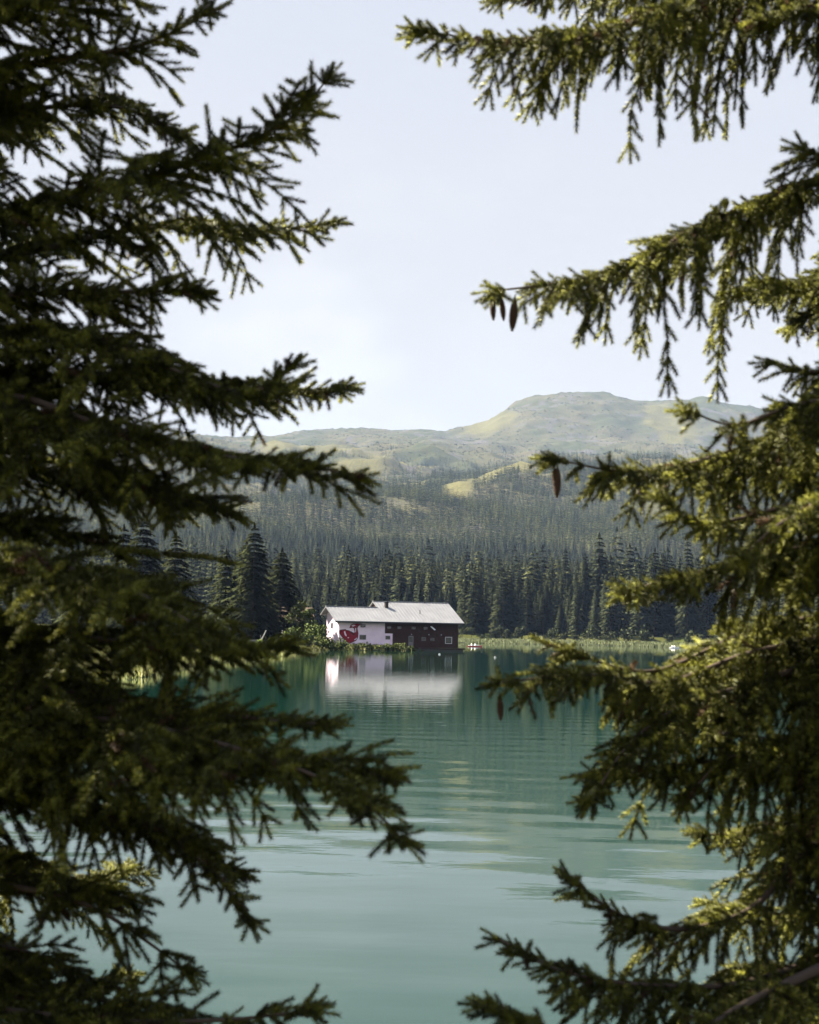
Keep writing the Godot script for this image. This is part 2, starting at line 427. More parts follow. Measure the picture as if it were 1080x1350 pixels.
func grow_limb(tree: Node3D, pts: Array, r0: float, o: Dictionary) -> void:
	var path := spline(pts, 0.045)
	var m := path.size()
	var total := m * 0.045
	where = []
	tints = PackedColorArray()
	var wood := Buf.new()
	var radii := []
	for i in m:
		radii.append(r0 * pow(1.0 - float(i) / m, 0.85) + 0.003)
	wood.tube(path, radii, 6)
	var droop: float = o.droop
	var dens: float = o.get("dens", 1.0)
	var old: Color = o.old
	var young: Color = o.young
	var bare: float = o.get("bare", 0.12)
	var wide: float = o.get("wide", 1.0)
	var gap: float = o.get("gap", 0.075)
	var flip := 1.0
	for i in range(1, m):
		var t := float(i) / m
		if t < bare or rng.randf() > dens: continue
		var p: Vector3 = path[i]
		var dir: Vector3 = (path[mini(i + 1, m - 1)] - path[i - 1]).normalized()
		var side := dir.cross(Vector3.UP).normalized()
		var left := (1.0 - t) * total
		# short shoots on the limb itself
		if t > 0.35:
			for k in 2:
				var up := (side * rng.randf_range(-1, 1) + Vector3.UP * rng.randf_range(-0.2, 0.8)).normalized()
				put_shoot(p, dir * 0.75 + up * 0.7, rng.randf_range(0.06, 0.09), old.lerp(young, rng.randf() * 0.7))
		# hanging side branchlets
		for sg in ([-1.0, 1.0] if t > 0.25 else [flip]):
			flip = -flip
			var l: float = clampf(0.08 + 0.5 * left, 0.08, 0.56 * wide) * rng.randf_range(0.35, 1.2)
			if rng.randf() < 0.12: l *= 1.5
			var dr: Vector3 = (side * sg * 0.85 + dir * rng.randf_range(0.35, 0.85) + Vector3.UP * rng.randf_range(-0.25, 0.3)).normalized()
			var q := p
			var steps := maxi(1, int(l / gap))
			var twig := [q]
			var dead := rng.randf() < 0.07 and t < 0.8 and l < 0.3
			var sag := droop * rng.randf_range(0.35, 1.5)
			var nrm := (Vector3.UP + Vector3(rng.randfn(), rng.randfn(), rng.randfn()) * 0.5).normalized()
			for k in steps:
				var u := float(k) / steps
				dr = (dr + Vector3.DOWN * sag * (0.4 + u) + Vector3(rng.randfn(), rng.randfn(), rng.randfn()) * 0.07).normalized()
				var tip := u > 0.75
				if dead:
					q += dr * gap
					twig.append(q)
					continue
				put_shoot(q, dr, gap * 1.35, old.lerp(young, rng.randf() * (1.0 if tip else 0.45)))
				var s2 := dr.cross(nrm)
				if s2.length() < 0.2: s2 = dr.cross(dir)
				s2 = s2.normalized()
				for sg2 in [-1.0, 1.0]:
					if rng.randf() < 0.28: continue
					var tl: float = minf(l * 0.4, 0.16) * (1.0 - 0.65 * u) * rng.randf_range(0.5, 1.2) + 0.03
					var td: Vector3 = (dr * 0.75 + s2 * sg2 * rng.randf_range(0.45, 0.9) + Vector3.DOWN * droop * 0.6).normalized()
					var tq := q
					var ts := maxi(1, roundi(tl / (gap * 1.25)))
					for z in ts:
						put_shoot(tq, td, gap * 1.4, old.lerp(young, rng.randf() * (1.0 if z == ts - 1 else 0.45)))
						tq += td * gap * 1.2
						td = (td + Vector3.DOWN * droop * 0.8).normalized()
				q += dr * gap
				twig.append(q)
			var rr := []
			for k in twig.size(): rr.append(lerpf(0.0032, 0.0014, float(k) / twig.size()))
			if l > 0.12: wood.tube(twig, rr, 3)
	put_shoot(path[-1], path[-1] - path[-3], 0.085, young)
	var limb := part("branch", wood.mesh(), M.twig, tree)
	scatter("foliage", M.shoot, M.needle, where, tints, limb)

func limb_points(flat_list: Array, origin: Vector3) -> Array:
	var pts := []
	for i in range(0, flat_list.size(), 3):
		pts.append(Vector3(flat_list[i], flat_list[i + 1], flat_list[i + 2]) - origin)
	return pts

func near_spruce(foot: Vector3, tall: float, limbs: Array, label: String, look: Dictionary, toward: float, fill: int, edge: float, s: int) -> Node3D:
	rng.seed = s
	var tree := thing("spruce_tree", foot, label, "tree")
	part("trunk", taper(tall, 0.21, Vector3(0.1, 0, -0.1), 14), M.bark, tree)
	for k in limbs.size():
		var o := look.duplicate()
		if look.has("special") and look.special.has(k): o.merge(look.special[k], true)
		grow_limb(tree, limb_points(limbs[k], foot), o.get("thick", 0.024), o)
	for k in fill:   # the rest of the crown, whorl by whorl, kept out of the gap over the water
		var y := lerpf(0.4, tall - 0.8, pow((k + 0.5) / fill, 1.35))
		var a := k * 2.39996 + rng.randf_range(-0.3, 0.3)
		var out := Vector3(cos(a), 0, sin(a))
		var l := (0.35 + 2.75 * pow(1.0 - y / tall, 0.8)) * rng.randf_range(0.75, 1.1)
		if out.z > 0.75: l *= 0.65
		if out.x * toward > 0.1:   # how far this limb may reach before it would hang into the gap
			var free: float = (absf(foot.x) - (edge if y < 3.2 else edge + 0.06) * absf(foot.z)) / absf(out.x)
			l = minf(l, free * rng.randf_range(0.8, 1.0))
		var p := [Vector3(0, y, 0), Vector3(0, y - 0.02 * l, 0) + out * l * 0.35, Vector3(0, y - 0.2 * l, 0) + out * l * 0.75, Vector3(0, y - 0.2 * l, 0) + out * l]
		var o := look.duplicate()
		if y + foot.y > 6.2 or out.x * toward < -0.2:   # above or beside the frame: the same limbs with fewer, larger sprays
			o.gap = 0.12
			o.dens = 0.5 * o.get("dens", 1.0)
		grow_limb(tree, p, 0.022, o)
	return tree

func spruce_cone(parent: Node3D, at: Vector3, length: float, swing: float) -> void:
	var b := Buf.new()
	var rows := 11
	for i in rows:
		var t := (i + 0.5) / rows
		var r := length * 0.145 * pow(sin(PI * clampf(0.1 + t * 0.88, 0.0, 1.0)), 0.6)
		for k in 7:
			var a := TAU * (k + 0.5 * (i % 2)) / 7.0
			var q := Vector3(cos(a), 0, sin(a))
			var sd := Vector3(-q.z, 0, q.x) * r * 0.52
			var top := q * r * 0.55 + Vector3(0, -t * length, 0)
			b.quad(top - sd, top - sd * 0.8 + q * r * 0.5 + Vector3(0, -length * 0.11, 0), top + sd * 0.8 + q * r * 0.5 + Vector3(0, -length * 0.11, 0), top + sd, Color.WHITE * (0.85 + 0.3 * fmod(i * 0.37 + k * 0.61, 1.0)))
	b.tube([Vector3(0, 0.02, 0), Vector3(0, -length * 0.5, 0), Vector3(0, -length, 0)], [0.003, length * 0.1, 0.004], 7)
	var o := part("cone", b.mesh(), M.cone, parent)
	o.scale = Vector3.ONE * 0.85
	o.position = at - parent.position
	o.rotation = Vector3(0.1, swing * 3.0, swing)


# ---------------------------------------------------------------- things
func tree_of(called: String, crown: Mesh, trunk: Mesh, at: Vector3, size: Vector3, turn: float, label: String, group := "", mat: Material = null) -> Node3D:
	var o := thing(called, at, label, "tree" if called.ends_with("tree") else "bush", group, turn)
	o.scale = size
	part("trunk", trunk, M.bark, o)
	part("crown", crown, mat if mat else M.leaf, o)
	return o

func on_ground(x: float, d: float) -> Vector3:
	return Vector3(x, ground(x, d), -d)

func wall_slab(b: Buf, outline: PackedVector2Array, z0: float, z1: float, col := Color.WHITE) -> void:   # a prism between two z planes
	var idx := Geometry2D.triangulate_polygon(outline)
	for i in range(0, idx.size(), 3):
		var p := outline[idx[i]]
		var q := outline[idx[i + 1]]
		var r := outline[idx[i + 2]]
		b.tri(Vector3(p.x, p.y, z1), Vector3(q.x, q.y, z1), Vector3(r.x, r.y, z1), col)
		b.tri(Vector3(p.x, p.y, z0), Vector3(r.x, r.y, z0), Vector3(q.x, q.y, z0), col)
	for i in outline.size():
		var p := outline[i]
		var q := outline[(i + 1) % outline.size()]
		b.quad(Vector3(p.x, p.y, z0), Vector3(q.x, q.y, z0), Vector3(q.x, q.y, z1), Vector3(p.x, p.y, z1), col)

func boxed(called: String, lo: Vector3, hi: Vector3, mat: Material, parent: Node) -> MeshInstance3D:
	var b := Buf.new()
	b.box(lo, hi)
	return part(called, b.mesh(), mat, parent)

func house_window(parent: Node, x: float, y: float, w: float, h: float, frame: Material, z := 0.0) -> void:
	var f := Buf.new()
	var t := 0.07
	f.box(Vector3(x - w / 2, y - h / 2, z + 0.003), Vector3(x - w / 2 + t, y + h / 2, z + 0.06))
	f.box(Vector3(x + w / 2 - t, y - h / 2, z + 0.003), Vector3(x + w / 2, y + h / 2, z + 0.06))
	f.box(Vector3(x - w / 2 + t, y + h / 2 - t, z + 0.003), Vector3(x + w / 2 - t, y + h / 2, z + 0.058))
	f.box(Vector3(x - w / 2 + t, y - h / 2, z + 0.003), Vector3(x + w / 2 - t, y - h / 2 + t, z + 0.058))
	var win := part("window", f.mesh(), frame, parent)
	boxed("pane", Vector3(x - w / 2 + t, y - h / 2 + t, z + 0.004), Vector3(x + w / 2 - t, y + h / 2 - t, z + 0.02), M.glass, win)

func boathouse() -> void:
	var o := thing("boathouse", Vector3(-11.4, 0, -271.0), "long pink and dark brown boathouse with grey metal roof and red mural", "house", "", deg_to_rad(22.0))
	var length := 21.7
	var eave := 4.62
	var slope := 0.488
	var back_low := -8.4
	var floor_y := 0.55
	# front walls: pink render, then brown boards
	var b := Buf.new()
	wall_slab(b, PackedVector2Array([Vector2(0, -0.4), Vector2(9.6, -0.4), Vector2(9.6, 2.85), Vector2(8.2, 2.85), Vector2(8.2, 4.98), Vector2(0, 4.98)]), -0.3, 0.0)
	part("front_wall", b.mesh(), M.pink, o).set_meta("label", "pink rendered wall with red mural")
	b = Buf.new()
	wall_slab(b, PackedVector2Array([Vector2(8.203, 2.853), Vector2(9.603, 2.853), Vector2(9.603, floor_y), Vector2(length, floor_y), Vector2(length, 4.98), Vector2(8.203, 4.98)]), -0.3, -0.02)
	var brown := part("timber_wall", b.mesh(), M.brown, o)
	brown.set_meta("label", "dark brown boarded wall")
	# thin cover battens between the boards
	b = Buf.new()
	for k in 60:
		var x := 9.7 + k * 0.2
		if x < length - 0.1: b.box(Vector3(x, floor_y + 0.02, -0.02), Vector3(x + 0.035, 4.9, 0.0))
	var batten := part("batten", b.mesh(), M.brown, brown)
	batten.set_meta("kind", "stuff")
	# gable walls: low part at x = 0, high part steps up at x = 8.7
	var low_ridge := -4.1
	var high_ridge := -6.3
	var gable := func(x0: float, x1: float, from_y: float, ridge: float, rear: float, mat: Material, called: String) -> void:
		var g := Buf.new()
		var top := eave + slope * (0.9 - ridge) - 0.12
		var ring := [Vector2(0, from_y), Vector2(0, eave + slope * 0.9 - 0.12), Vector2(ridge, top), Vector2(rear, top - slope * (ridge - rear)), Vector2(rear, from_y)]
		var p := []
		var q := []
		for e in ring:
			p.append(Vector3(x0, e.y, e.x - 0.301))
			q.append(Vector3(x1, e.y, e.x - 0.301))
		g.hull(p, q)
		part(called, g.mesh(), mat, o)
	gable.call(0.0, 0.3, -0.4, low_ridge, -6.0, M.pink, "gable_wall")
	gable.call(8.6, 8.85, 4.2, high_ridge, back_low, M.brown, "gable_wall")
	gable.call(length - 0.3, length, floor_y, high_ridge, back_low, M.brown, "gable_wall")
	boxed("rear_wall", Vector3(0.31, -0.3, -6.3), Vector3(8.59, 4.6, -6.0), M.pink, o)
	boxed("rear_wall", Vector3(8.86, -0.3, back_low - 0.3), Vector3(length - 0.31, 4.2, back_low), M.brown, o)
	# roof slabs with overhang, one plane in front; the upper strip exists only over the taller half
	var roof := Node3D.new()
	roof.name = "roof"
	o.add_child(roof)
	var slab := func(x0: float, x1: float, z0: float, z1: float, y0: float, y1: float, called: String) -> void:
		var g := Buf.new()
		var t := Vector3(0, 0.2, 0)
		var a := [Vector3(x0, y0, z0), Vector3(x1, y0, z0), Vector3(x1, y1, z1), Vector3(x0, y1, z1)]
		g.hull(a, [a[0] + t, a[1] + t, a[2] + t, a[3] + t])
		part(called, g.mesh(), M.roof, roof)
	var yl := eave + slope * (0.9 - low_ridge)
	var yh := eave + slope * (0.9 - high_ridge)
	slab.call(-1.0, 8.3, 0.9, low_ridge, eave, yl, "roof_sheet")
	slab.call(8.302, length + 0.75, 0.9, high_ridge, eave, yh, "roof_sheet")
	slab.call(-1.0, 8.3, low_ridge - 0.002, -6.8, yl, yl - slope * (low_ridge + 6.8), "roof_sheet")
	slab.call(8.302, length + 0.75, high_ridge - 0.002, back_low - 1.5, yh, yh - slope * (high_ridge - back_low + 1.5), "roof_sheet")
	boxed("gutter", Vector3(-1.0, eave - 0.08, 0.905), Vector3(length + 0.75, eave + 0.1, 1.02), M.dark, roof)
	boxed("ridge_cap", Vector3(-1.0, yl + 0.19, low_ridge - 0.16), Vector3(8.29, yl + 0.27, low_ridge + 0.16), M.roof_trim, roof)
	boxed("ridge_cap", Vector3(8.31, yh + 0.19, high_ridge - 0.16), Vector3(length + 0.75, yh + 0.27, high_ridge + 0.16), M.roof_trim, roof)
	# raised standing seams up the sheets
	var seams := Buf.new()
	for k in 38:
		var x := -0.45 + k * 0.61
		if absf(x - 8.3) < 0.1 or x > length + 0.7: continue
		var zr := low_ridge if x < 8.3 else high_ridge
		var yr := (yl if x < 8.3 else yh) + 0.2
		seams.hull([Vector3(x, eave + 0.2, 0.9), Vector3(x + 0.04, eave + 0.2, 0.9), Vector3(x + 0.04, yr, zr), Vector3(x, yr, zr)], [Vector3(x, eave + 0.24, 0.9), Vector3(x + 0.04, eave + 0.24, 0.9), Vector3(x + 0.04, yr + 0.04, zr), Vector3(x, yr + 0.04, zr)])
	part("standing_seams", seams.mesh(), M.roof, roof).set_meta("kind", "stuff")
	# chimney and vents
	var ch := boxed("chimney", Vector3(9.75, 6.6, -4.5), Vector3(10.3, 8.15, -3.95), M.chimney, o)
	boxed("chimney_cap", Vector3(9.68, 8.15, -4.57), Vector3(10.37, 8.24, -3.88), M.dark, ch)
	for v in [[17.9, -6.0, 0.8], [15.4, -2.1, 0.75], [10.95, -6.1, 0.5]]:
		var tb := Buf.new()
		var y0: float = eave + slope * (0.9 - v[1]) + 0.1
		tb.tube([Vector3(v[0], y0, v[1]), Vector3(v[0], y0 + v[2], v[1]), Vector3(v[0], y0 + v[2] + 0.02, v[1])], [0.07, 0.07, 0.001], 8)
		part("vent_pipe", tb.mesh(), M.dark, o)
	# openings
	house_window(o, 4.25, 2.15, 1.15, 0.8, M.frame_grey)
	house_window(o, 4.25, 4.05, 0.85, 0.5, M.dark)
	house_window(o, 8.75, 2.15, 0.85, 0.62, M.frame_grey)
	for x in [8.95, 10.8, 13.4, 15.6]: house_window(o, x, 3.85, 0.7, 0.42, M.frame_grey)
	house_window(o, 15.3, 2.0, 0.8, 0.62, M.frame_grey)
	house_window(o, 16.9, 1.95, 0.7, 0.55, M.frame_grey)
	house_window(o, 19.9, 1.85, 1.25, 1.15, M.white)
	var door := boxed("door", Vector3(12.5, floor_y + 0.02, 0.003), Vector3(13.4, 2.5, 0.05), M.frame_grey, o)
	boxed("door_pane", Vector3(12.65, 1.5, 0.05), Vector3(13.25, 2.3, 0.07), M.glass, door)
	boxed("hatch", Vector3(2.85, 0.1, 0.003), Vector3(3.35, 0.95, 0.04), M.dark, o)
	var gw := boxed("gable_window", Vector3(-0.05, 3.55, -3.9), Vector3(-0.003, 4.45, -3.1), M.dark, o)
	boxed("pane", Vector3(-0.07, 3.65, -3.8), Vector3(-0.052, 4.35, -3.2), M.glass, gw)
	var stay := Buf.new()   # propped shutter that catches the sun
	stay.hull([Vector3(16.3, 4.1, 0.45), Vector3(16.55, 4.15, 0.45), Vector3(17.1, 3.6, 0.9), Vector3(16.9, 3.5, 0.9)], [Vector3(16.3, 4.15, 0.45), Vector3(16.55, 4.2, 0.45), Vector3(17.1, 3.65, 0.9), Vector3(16.9, 3.55, 0.9)])
	part("shutter", stay.mesh(), M.white, o)
	for x in [13.0, 16.2, 18.5]:
		var lamp := Buf.new()
		lamp.tube([Vector3(x, 2.75, 0.0), Vector3(x, 2.75, 0.12), Vector3(x, 2.75, 0.2)], [0.02, 0.11, 0.03], 8)
		part("wall_lamp", lamp.mesh(), M.white, o)
	# landing stage along the water side and its railing
	var deck := boxed("deck", Vector3(9.62, 0.3, 0.02), Vector3(length + 0.6, floor_y - 0.02, 1.7), M.dark_wood, o)
	boxed("plinth", Vector3(9.7, -1.5, -0.35), Vector3(length + 0.3, 0.298, 1.5), M.plinth, o)
	for x in [length + 0.05, length + 0.5]:
		boxed("railing_post", Vector3(x, floor_y - 0.02, 1.5), Vector3(x + 0.07, 1.5, 1.57), M.frame_grey, deck)
	boxed("rail", Vector3(length - 0.2, 1.5, 1.48), Vector3(length + 0.6, 1.56, 1.59), M.frame_grey, deck)
	boxed("rail", Vector3(length - 0.2, 1.0, 1.5), Vector3(length + 0.6, 1.05, 1.57), M.frame_grey, deck)
	# the mural: a red curled figure with pale patches, painted a few millimetres thick
	var k := func(list: Array) -> PackedVector2Array:
		var out := PackedVector2Array()
		for e in list: out.append(Vector2((e[0] / 10.8 + 425.0 - 448.0) * 0.137 + 0.06, 2.8 + (835.0 - (785.0 + e[1] / 10.8)) * 0.1275))
		return out
	var mural := Node3D.new()
	mural.name = "mural"
	o.add_child(mural)
	var shapes := [
		["outline", M.ink, 0.004, [[246, 508], [268, 494], [312, 488], [332, 484], [352, 498], [384, 502], [420, 522], [458, 536], [464, 518], [450, 474], [436, 462], [388, 472], [404, 426], [438, 404], [500, 398], [572, 402], [514, 440], [501, 470], [516, 540], [512, 604], [486, 646], [395, 692], [336, 656], [284, 594], [248, 548]]],
		["red_body", M.red, 0.008, [[256, 512], [272, 502], [312, 497], [330, 493], [350, 507], [382, 512], [420, 532], [462, 548], [474, 518], [460, 470], [440, 452], [400, 462], [412, 432], [442, 412], [500, 406], [550, 410], [506, 436], [490, 470], [506, 540], [503, 600], [478, 638], [395, 682], [342, 648], [292, 588], [257, 545]]],
		["pale_patch", M.pink, 0.012, [[312, 520], [330, 510], [338, 540], [352, 570], [348, 590], [326, 570]]],
		["pale_patch", M.pink, 0.012, [[418, 430], [450, 420], [476, 428], [450, 446], [424, 446]]],
		["pale_patch", M.pink, 0.012, [[470, 470], [484, 466], [482, 520], [472, 530]]],
		["pale_patch", M.pink, 0.012, [[458, 630], [500, 600], [496, 615], [466, 640]]],
		["pale_patch", M.pink, 0.012, [[364, 600], [384, 598], [388, 610], [368, 612]]],
		["dark_stroke", M.ink, 0.012, [[390, 512], [420, 516], [440, 545], [470, 560], [462, 570], [424, 552]]],
		["dark_stroke", M.ink, 0.012, [[268, 520], [290, 512], [288, 522], [272, 530]]],
	]
	for e in shapes:
		var mb := Buf.new()
		wall_slab(mb, k.call(e[3]), 0.001, e[2])
		part(e[0], mb.mesh(), e[1], mural)

func pedal_boat(called: String, at: Vector3, turn: float, hull_mat: Material, label: String, long: float) -> void:
	var o := thing(called, at, label, "boat", "", turn)
	var w := long * 0.42
	for sd in [-1.0, 1.0]:   # two floats with upturned bows
		var b := Buf.new()
		var prev := []
		for i in 7:
			var t := i / 6.0
			var x := (t - 0.5) * long
			var k := 1.0 - pow(absf(t - 0.5) * 2.0, 3.0) * 0.75
			var up := pow(maxf(0.0, t - 0.6) * 2.5, 2.0) * 0.15
			var ring := []
			for e in [[-1, -0.16], [1, -0.16], [1.15, 0.2], [-1.15, 0.2]]:
				ring.append(Vector3(x, e[1] * (k if e[1] < 0 else 1.0) + up, sd * w * 0.36 + e[0] * w * 0.15 * k))
			if prev: b.hull(prev, ring)
			prev = ring
		part("float", b.mesh(), hull_mat, o)
	boxed("deck", Vector3(-long * 0.42, 0.203, -w * 0.5), Vector3(long * 0.36, 0.3, w * 0.5), M.white, o)
	for x in [-0.22, 0.02]:
		var s := boxed("seat", Vector3(x * long, 0.3, -w * 0.4), Vector3((x + 0.14) * long, 0.46, w * 0.4), M.white, o)
		boxed("seat_back", Vector3(x * long - 0.06, 0.3, -w * 0.4), Vector3(x * long - 0.003, 0.75, w * 0.4), M.white, s)


# ---------------------------------------------------------------- scene
func _ready() -> void:
	rng.seed = 5
	# camera
	var cam := Camera3D.new()
	cam.name = "camera"
	add_child(cam)
	cam.position = Vector3(0, 2.8, 0)
	cam.rotation_order = EULER_ORDER_YXZ
	cam.rotation = Vector3(deg_to_rad(4.3), 0, deg_to_rad(1.0))
	var lens := CameraAttributesPhysical.new()
	lens.frustum_focal_length = 55.5
	lens.frustum_focus_distance = 250.0
	lens.frustum_near = 0.1
	lens.frustum_far = 20000.0
	lens.exposure_aperture = 5.0
	cam.attributes = lens
	cam.keep_aspect = Camera3D.KEEP_HEIGHT
	cam.fov = 35.0
	cam.near = 0.1
	cam.far = 20000.0
	cam.current = true
	# sky, exposure, haze
	var env := Environment.new()
	env.background_mode = Environment.BG_SKY
	env.tonemap_mode = Environment.TONE_MAPPER_LINEAR
	env.tonemap_exposure = 4.4
	env.sdfgi_enabled = true
	env.ssao_enabled = true
	env.ssil_enabled = true
	env.fog_enabled = true
	env.fog_density = 0.000038
	env.fog_light_color = Color(0.70, 0.82, 1.0)
	var sky := Sky.new()
	var pano := PanoramaSkyMaterial.new()
	pano.panorama = sky_picture()
	sky.sky_material = pano
	env.sky = sky
	var we := WorldEnvironment.new()
	we.name = "world_environment"
	we.environment = env
	add_child(we)
	# sun: high, beyond the lake and to one side
	var sun := DirectionalLight3D.new()
	sun.name = "sun"
	add_child(sun)
	sun.look_at_from_position(SUN_TO.normalized() * 100.0, Vector3.ZERO)
	sun.light_energy = 1.6
	sun.light_color = Color(1.0, 0.96, 0.88)
	sun.light_angular_distance = 0.53
	sun.shadow_enabled = true

	hill_noise.seed = 11; hill_noise.frequency = 1.0 / 950.0; hill_noise.fractal_octaves = 4
	gully_noise.seed = 12; gully_noise.frequency = 1.0 / 260.0; gully_noise.fractal_type = FastNoiseLite.FRACTAL_RIDGED; gully_noise.fractal_octaves = 4
	patch_noise.seed = 13; patch_noise.frequency = 1.0 / 420.0; patch_noise.fractal_octaves = 4
	fine_noise.seed = 14; fine_noise.frequency = 1.0 / 30.0; fine_noise.fractal_octaves = 4
	materials()
	print("setting")
	struct("lake_shore", sheet(-420, 420, -60, 692, 4.0), M.ground, "grassy shore and lake bed around the water", "ground")
	struct("hillside", sheet(-2600, 3000, 684, 7600, 20.0), M.ground, "alpine slope with meadows rising to a bare summit", "mountain")
	struct("lake", water_mesh(), M.water, "calm green lake with gentle ripples", "lake")
	print("forest")
	forest()
	print("shore plants")
	shore()
	boathouse()
	boats()
	print("near spruces")
	near_trees()


func sky_picture() -> ImageTexture:
	var w := 1024
	var h := 512
	var im := Image.create(w, h, false, Image.FORMAT_RGBF)
	var wisp := FastNoiseLite.new()
	wisp.seed = 21
	wisp.frequency = 2.6
	wisp.fractal_octaves = 5
	var to := SUN_TO.normalized()
	for j in h:
		var el := PI * (0.5 - (j + 0.5) / h)
		for i in w:
			var az := TAU * (i + 0.5) / w
			var v := Vector3(sin(az) * cos(el), sin(el), -cos(az) * cos(el))
			var y := maxf(v.y, 0.0)
			var c := Color(0.042, 0.083, 0.178).lerp(Color(0.210, 0.199, 0.182), pow(1.0 - y, 0.95))
			var ang := v.angle_to(to)
			c = c.lerp(Color(0.25, 0.246, 0.24), 0.75 * exp(-ang * 1.7))
			var cloud := wisp.get_noise_3d(v.x * 1.3, v.y * 3.4, v.z * 1.3)
			c = c.lerp(Color(0.2, 0.2, 0.2), smoothstep(0.08, 0.5, cloud) * 0.45 * smoothstep(0.0, 0.12, y))
			var bank := v - Vector3(-0.064, 0.153, -0.986)   # one brighter fair-weather cloud over the ridge
			c = c.lerp(Color(0.215, 0.213, 0.21), smoothstep(0.085, 0.01, bank.length() + 0.07 * wisp.get_noise_3d(v.x * 4.0, v.y * 8.0, v.z * 4.0)))
			im.set_pixel(i, j, c)
	return ImageTexture.create_from_image(im)


func materials() -> void:
	M.ground = tinted(0.95, 0.1)
	M.ground.detail_enabled = false
	M.ground.albedo_texture = noise_picture(256, 0.03, 5, 31, Color(0.7, 0.7, 0.7), Color(1, 1, 1))
	M.ground.uv1_triplanar = true
	M.ground.uv1_world_triplanar = true
	M.ground.uv1_scale = Vector3.ONE / 60.0
	M.leaf = tinted(0.7, 0.25)
	M.leaf.backlight = Color(0.5, 0.6, 0.25)
	M.far_leaf = tinted(1.0, 0.04)
	M.needle = tinted(0.5, 0.35)
	M.needle.backlight = Color(0.88, 0.96, 0.2)
	M.twig = flat(Color(0.075, 0.055, 0.042), 0.9)
	M.cone = tinted(0.7)
	M.cone.albedo_color = Color(0.075, 0.042, 0.025).linear_to_srgb()
	M.bark = flat(Color.WHITE, 0.95)
	M.bark.albedo_texture = noise_picture(128, 0.06, 4, 32, Color(0.2, 0.16, 0.13), Color(0.42, 0.37, 0.33))
	M.bark.uv1_triplanar = true
	M.bark.uv1_scale = Vector3(3, 1.0, 3)
	M.pink = flat(Color.WHITE, 0.9)
	M.pink.albedo_texture = noise_picture(128, 0.03, 5, 33, Color(0.92, 0.83, 0.90), Color(0.99, 0.92, 0.97))
	M.pink.uv1_triplanar = true
	M.pink.uv1_scale = Vector3.ONE * 0.12
	M.brown = flat(Color.WHITE, 0.85)
	M.brown.albedo_texture = noise_picture(128, 0.05, 4, 34, Color(0.19, 0.13, 0.115), Color(0.29, 0.19, 0.165))
	M.brown.uv1_triplanar = true
	M.brown.uv1_scale = Vector3(1.0, 0.1, 1.0)
	M.roof = flat(Color.WHITE, 0.42)
	M.roof.albedo_texture = noise_picture(128, 0.02, 5, 35, Color(0.43, 0.43, 0.44), Color(0.52, 0.52, 0.53))
	M.roof.uv1_triplanar = true
	M.roof.uv1_scale = Vector3.ONE * 0.1
	M.roof.metallic_specular = 0.5
	M.roof_trim = flat(Color(0.4, 0.4, 0.4), 0.5)
	M.dark = flat(Color(0.03, 0.028, 0.028), 0.7)
	M.chimney = flat(Color(0.05, 0.04, 0.04), 0.9)
	M.dark_wood = flat(Color(0.05, 0.035, 0.03), 0.85)
	M.plinth = flat(Color(0.09, 0.085, 0.08), 0.9)
	M.frame_grey = flat(Color(0.17, 0.16, 0.165), 0.6)
	M.white = flat(Color(0.75, 0.74, 0.74), 0.5)
	M.red = flat(Color(0.26, 0.012, 0.025), 0.8)
	M.boat_red = flat(Color(0.45, 0.07, 0.06), 0.4)
	M.ink = flat(Color(0.03, 0.008, 0.012), 0.8)
	M.stone = flat(Color(0.35, 0.33, 0.34), 0.9)
	M.glass = flat(Color(0.02, 0.022, 0.026), 0.06)
	M.glass.metallic_specular = 0.6
	M.pale_bark = flat(Color(0.5, 0.47, 0.44), 0.85)
	M.tile_roof = flat(Color(0.12, 0.085, 0.06), 0.8)
	M.shoot = shoot_mesh()
	# water: a green, slightly cloudy body under a mirror-like surface with fine ripples
	M.water = flat(Color(0.0035, 0.026, 0.0165), 0.02)
	M.water.metallic_specular = 0.25
	var f := FastNoiseLite.new()
	f.seed = 41
	f.frequency = 0.016
	f.fractal_octaves = 5
	f.fractal_gain = 0.55
	var im := f.get_seamless_image(1024, 1024)
	im.bump_map_to_normal_map(9.0)
	M.water.normal_enabled = true
	M.water.normal_texture = ImageTexture.create_from_image(im)
	M.water.normal_scale = 0.014
	M.water.uv1_triplanar = true
	M.water.uv1_world_triplanar = true
	M.water.uv1_scale = Vector3(1.0 / 34.0, 1.0, 1.0 / 13.0)


func swell(x: float, z: float) -> float:   # slow ripples near the bank
	var k := 0.0
	k += 0.0016 * sin(x * 0.9 + z * 2.9 + 1.7 * fine_noise.get_noise_2d(x * 4.0, z * 4.0))
	k += 0.0013 * sin(-x * 1.3 + z * 3.7 + 2.2 * fine_noise.get_noise_2d(x * 5.0 + 90.0, z * 5.0))
	k += 0.0008 * fine_noise.get_noise_2d(x * 9.0, z * 22.0)
	return k

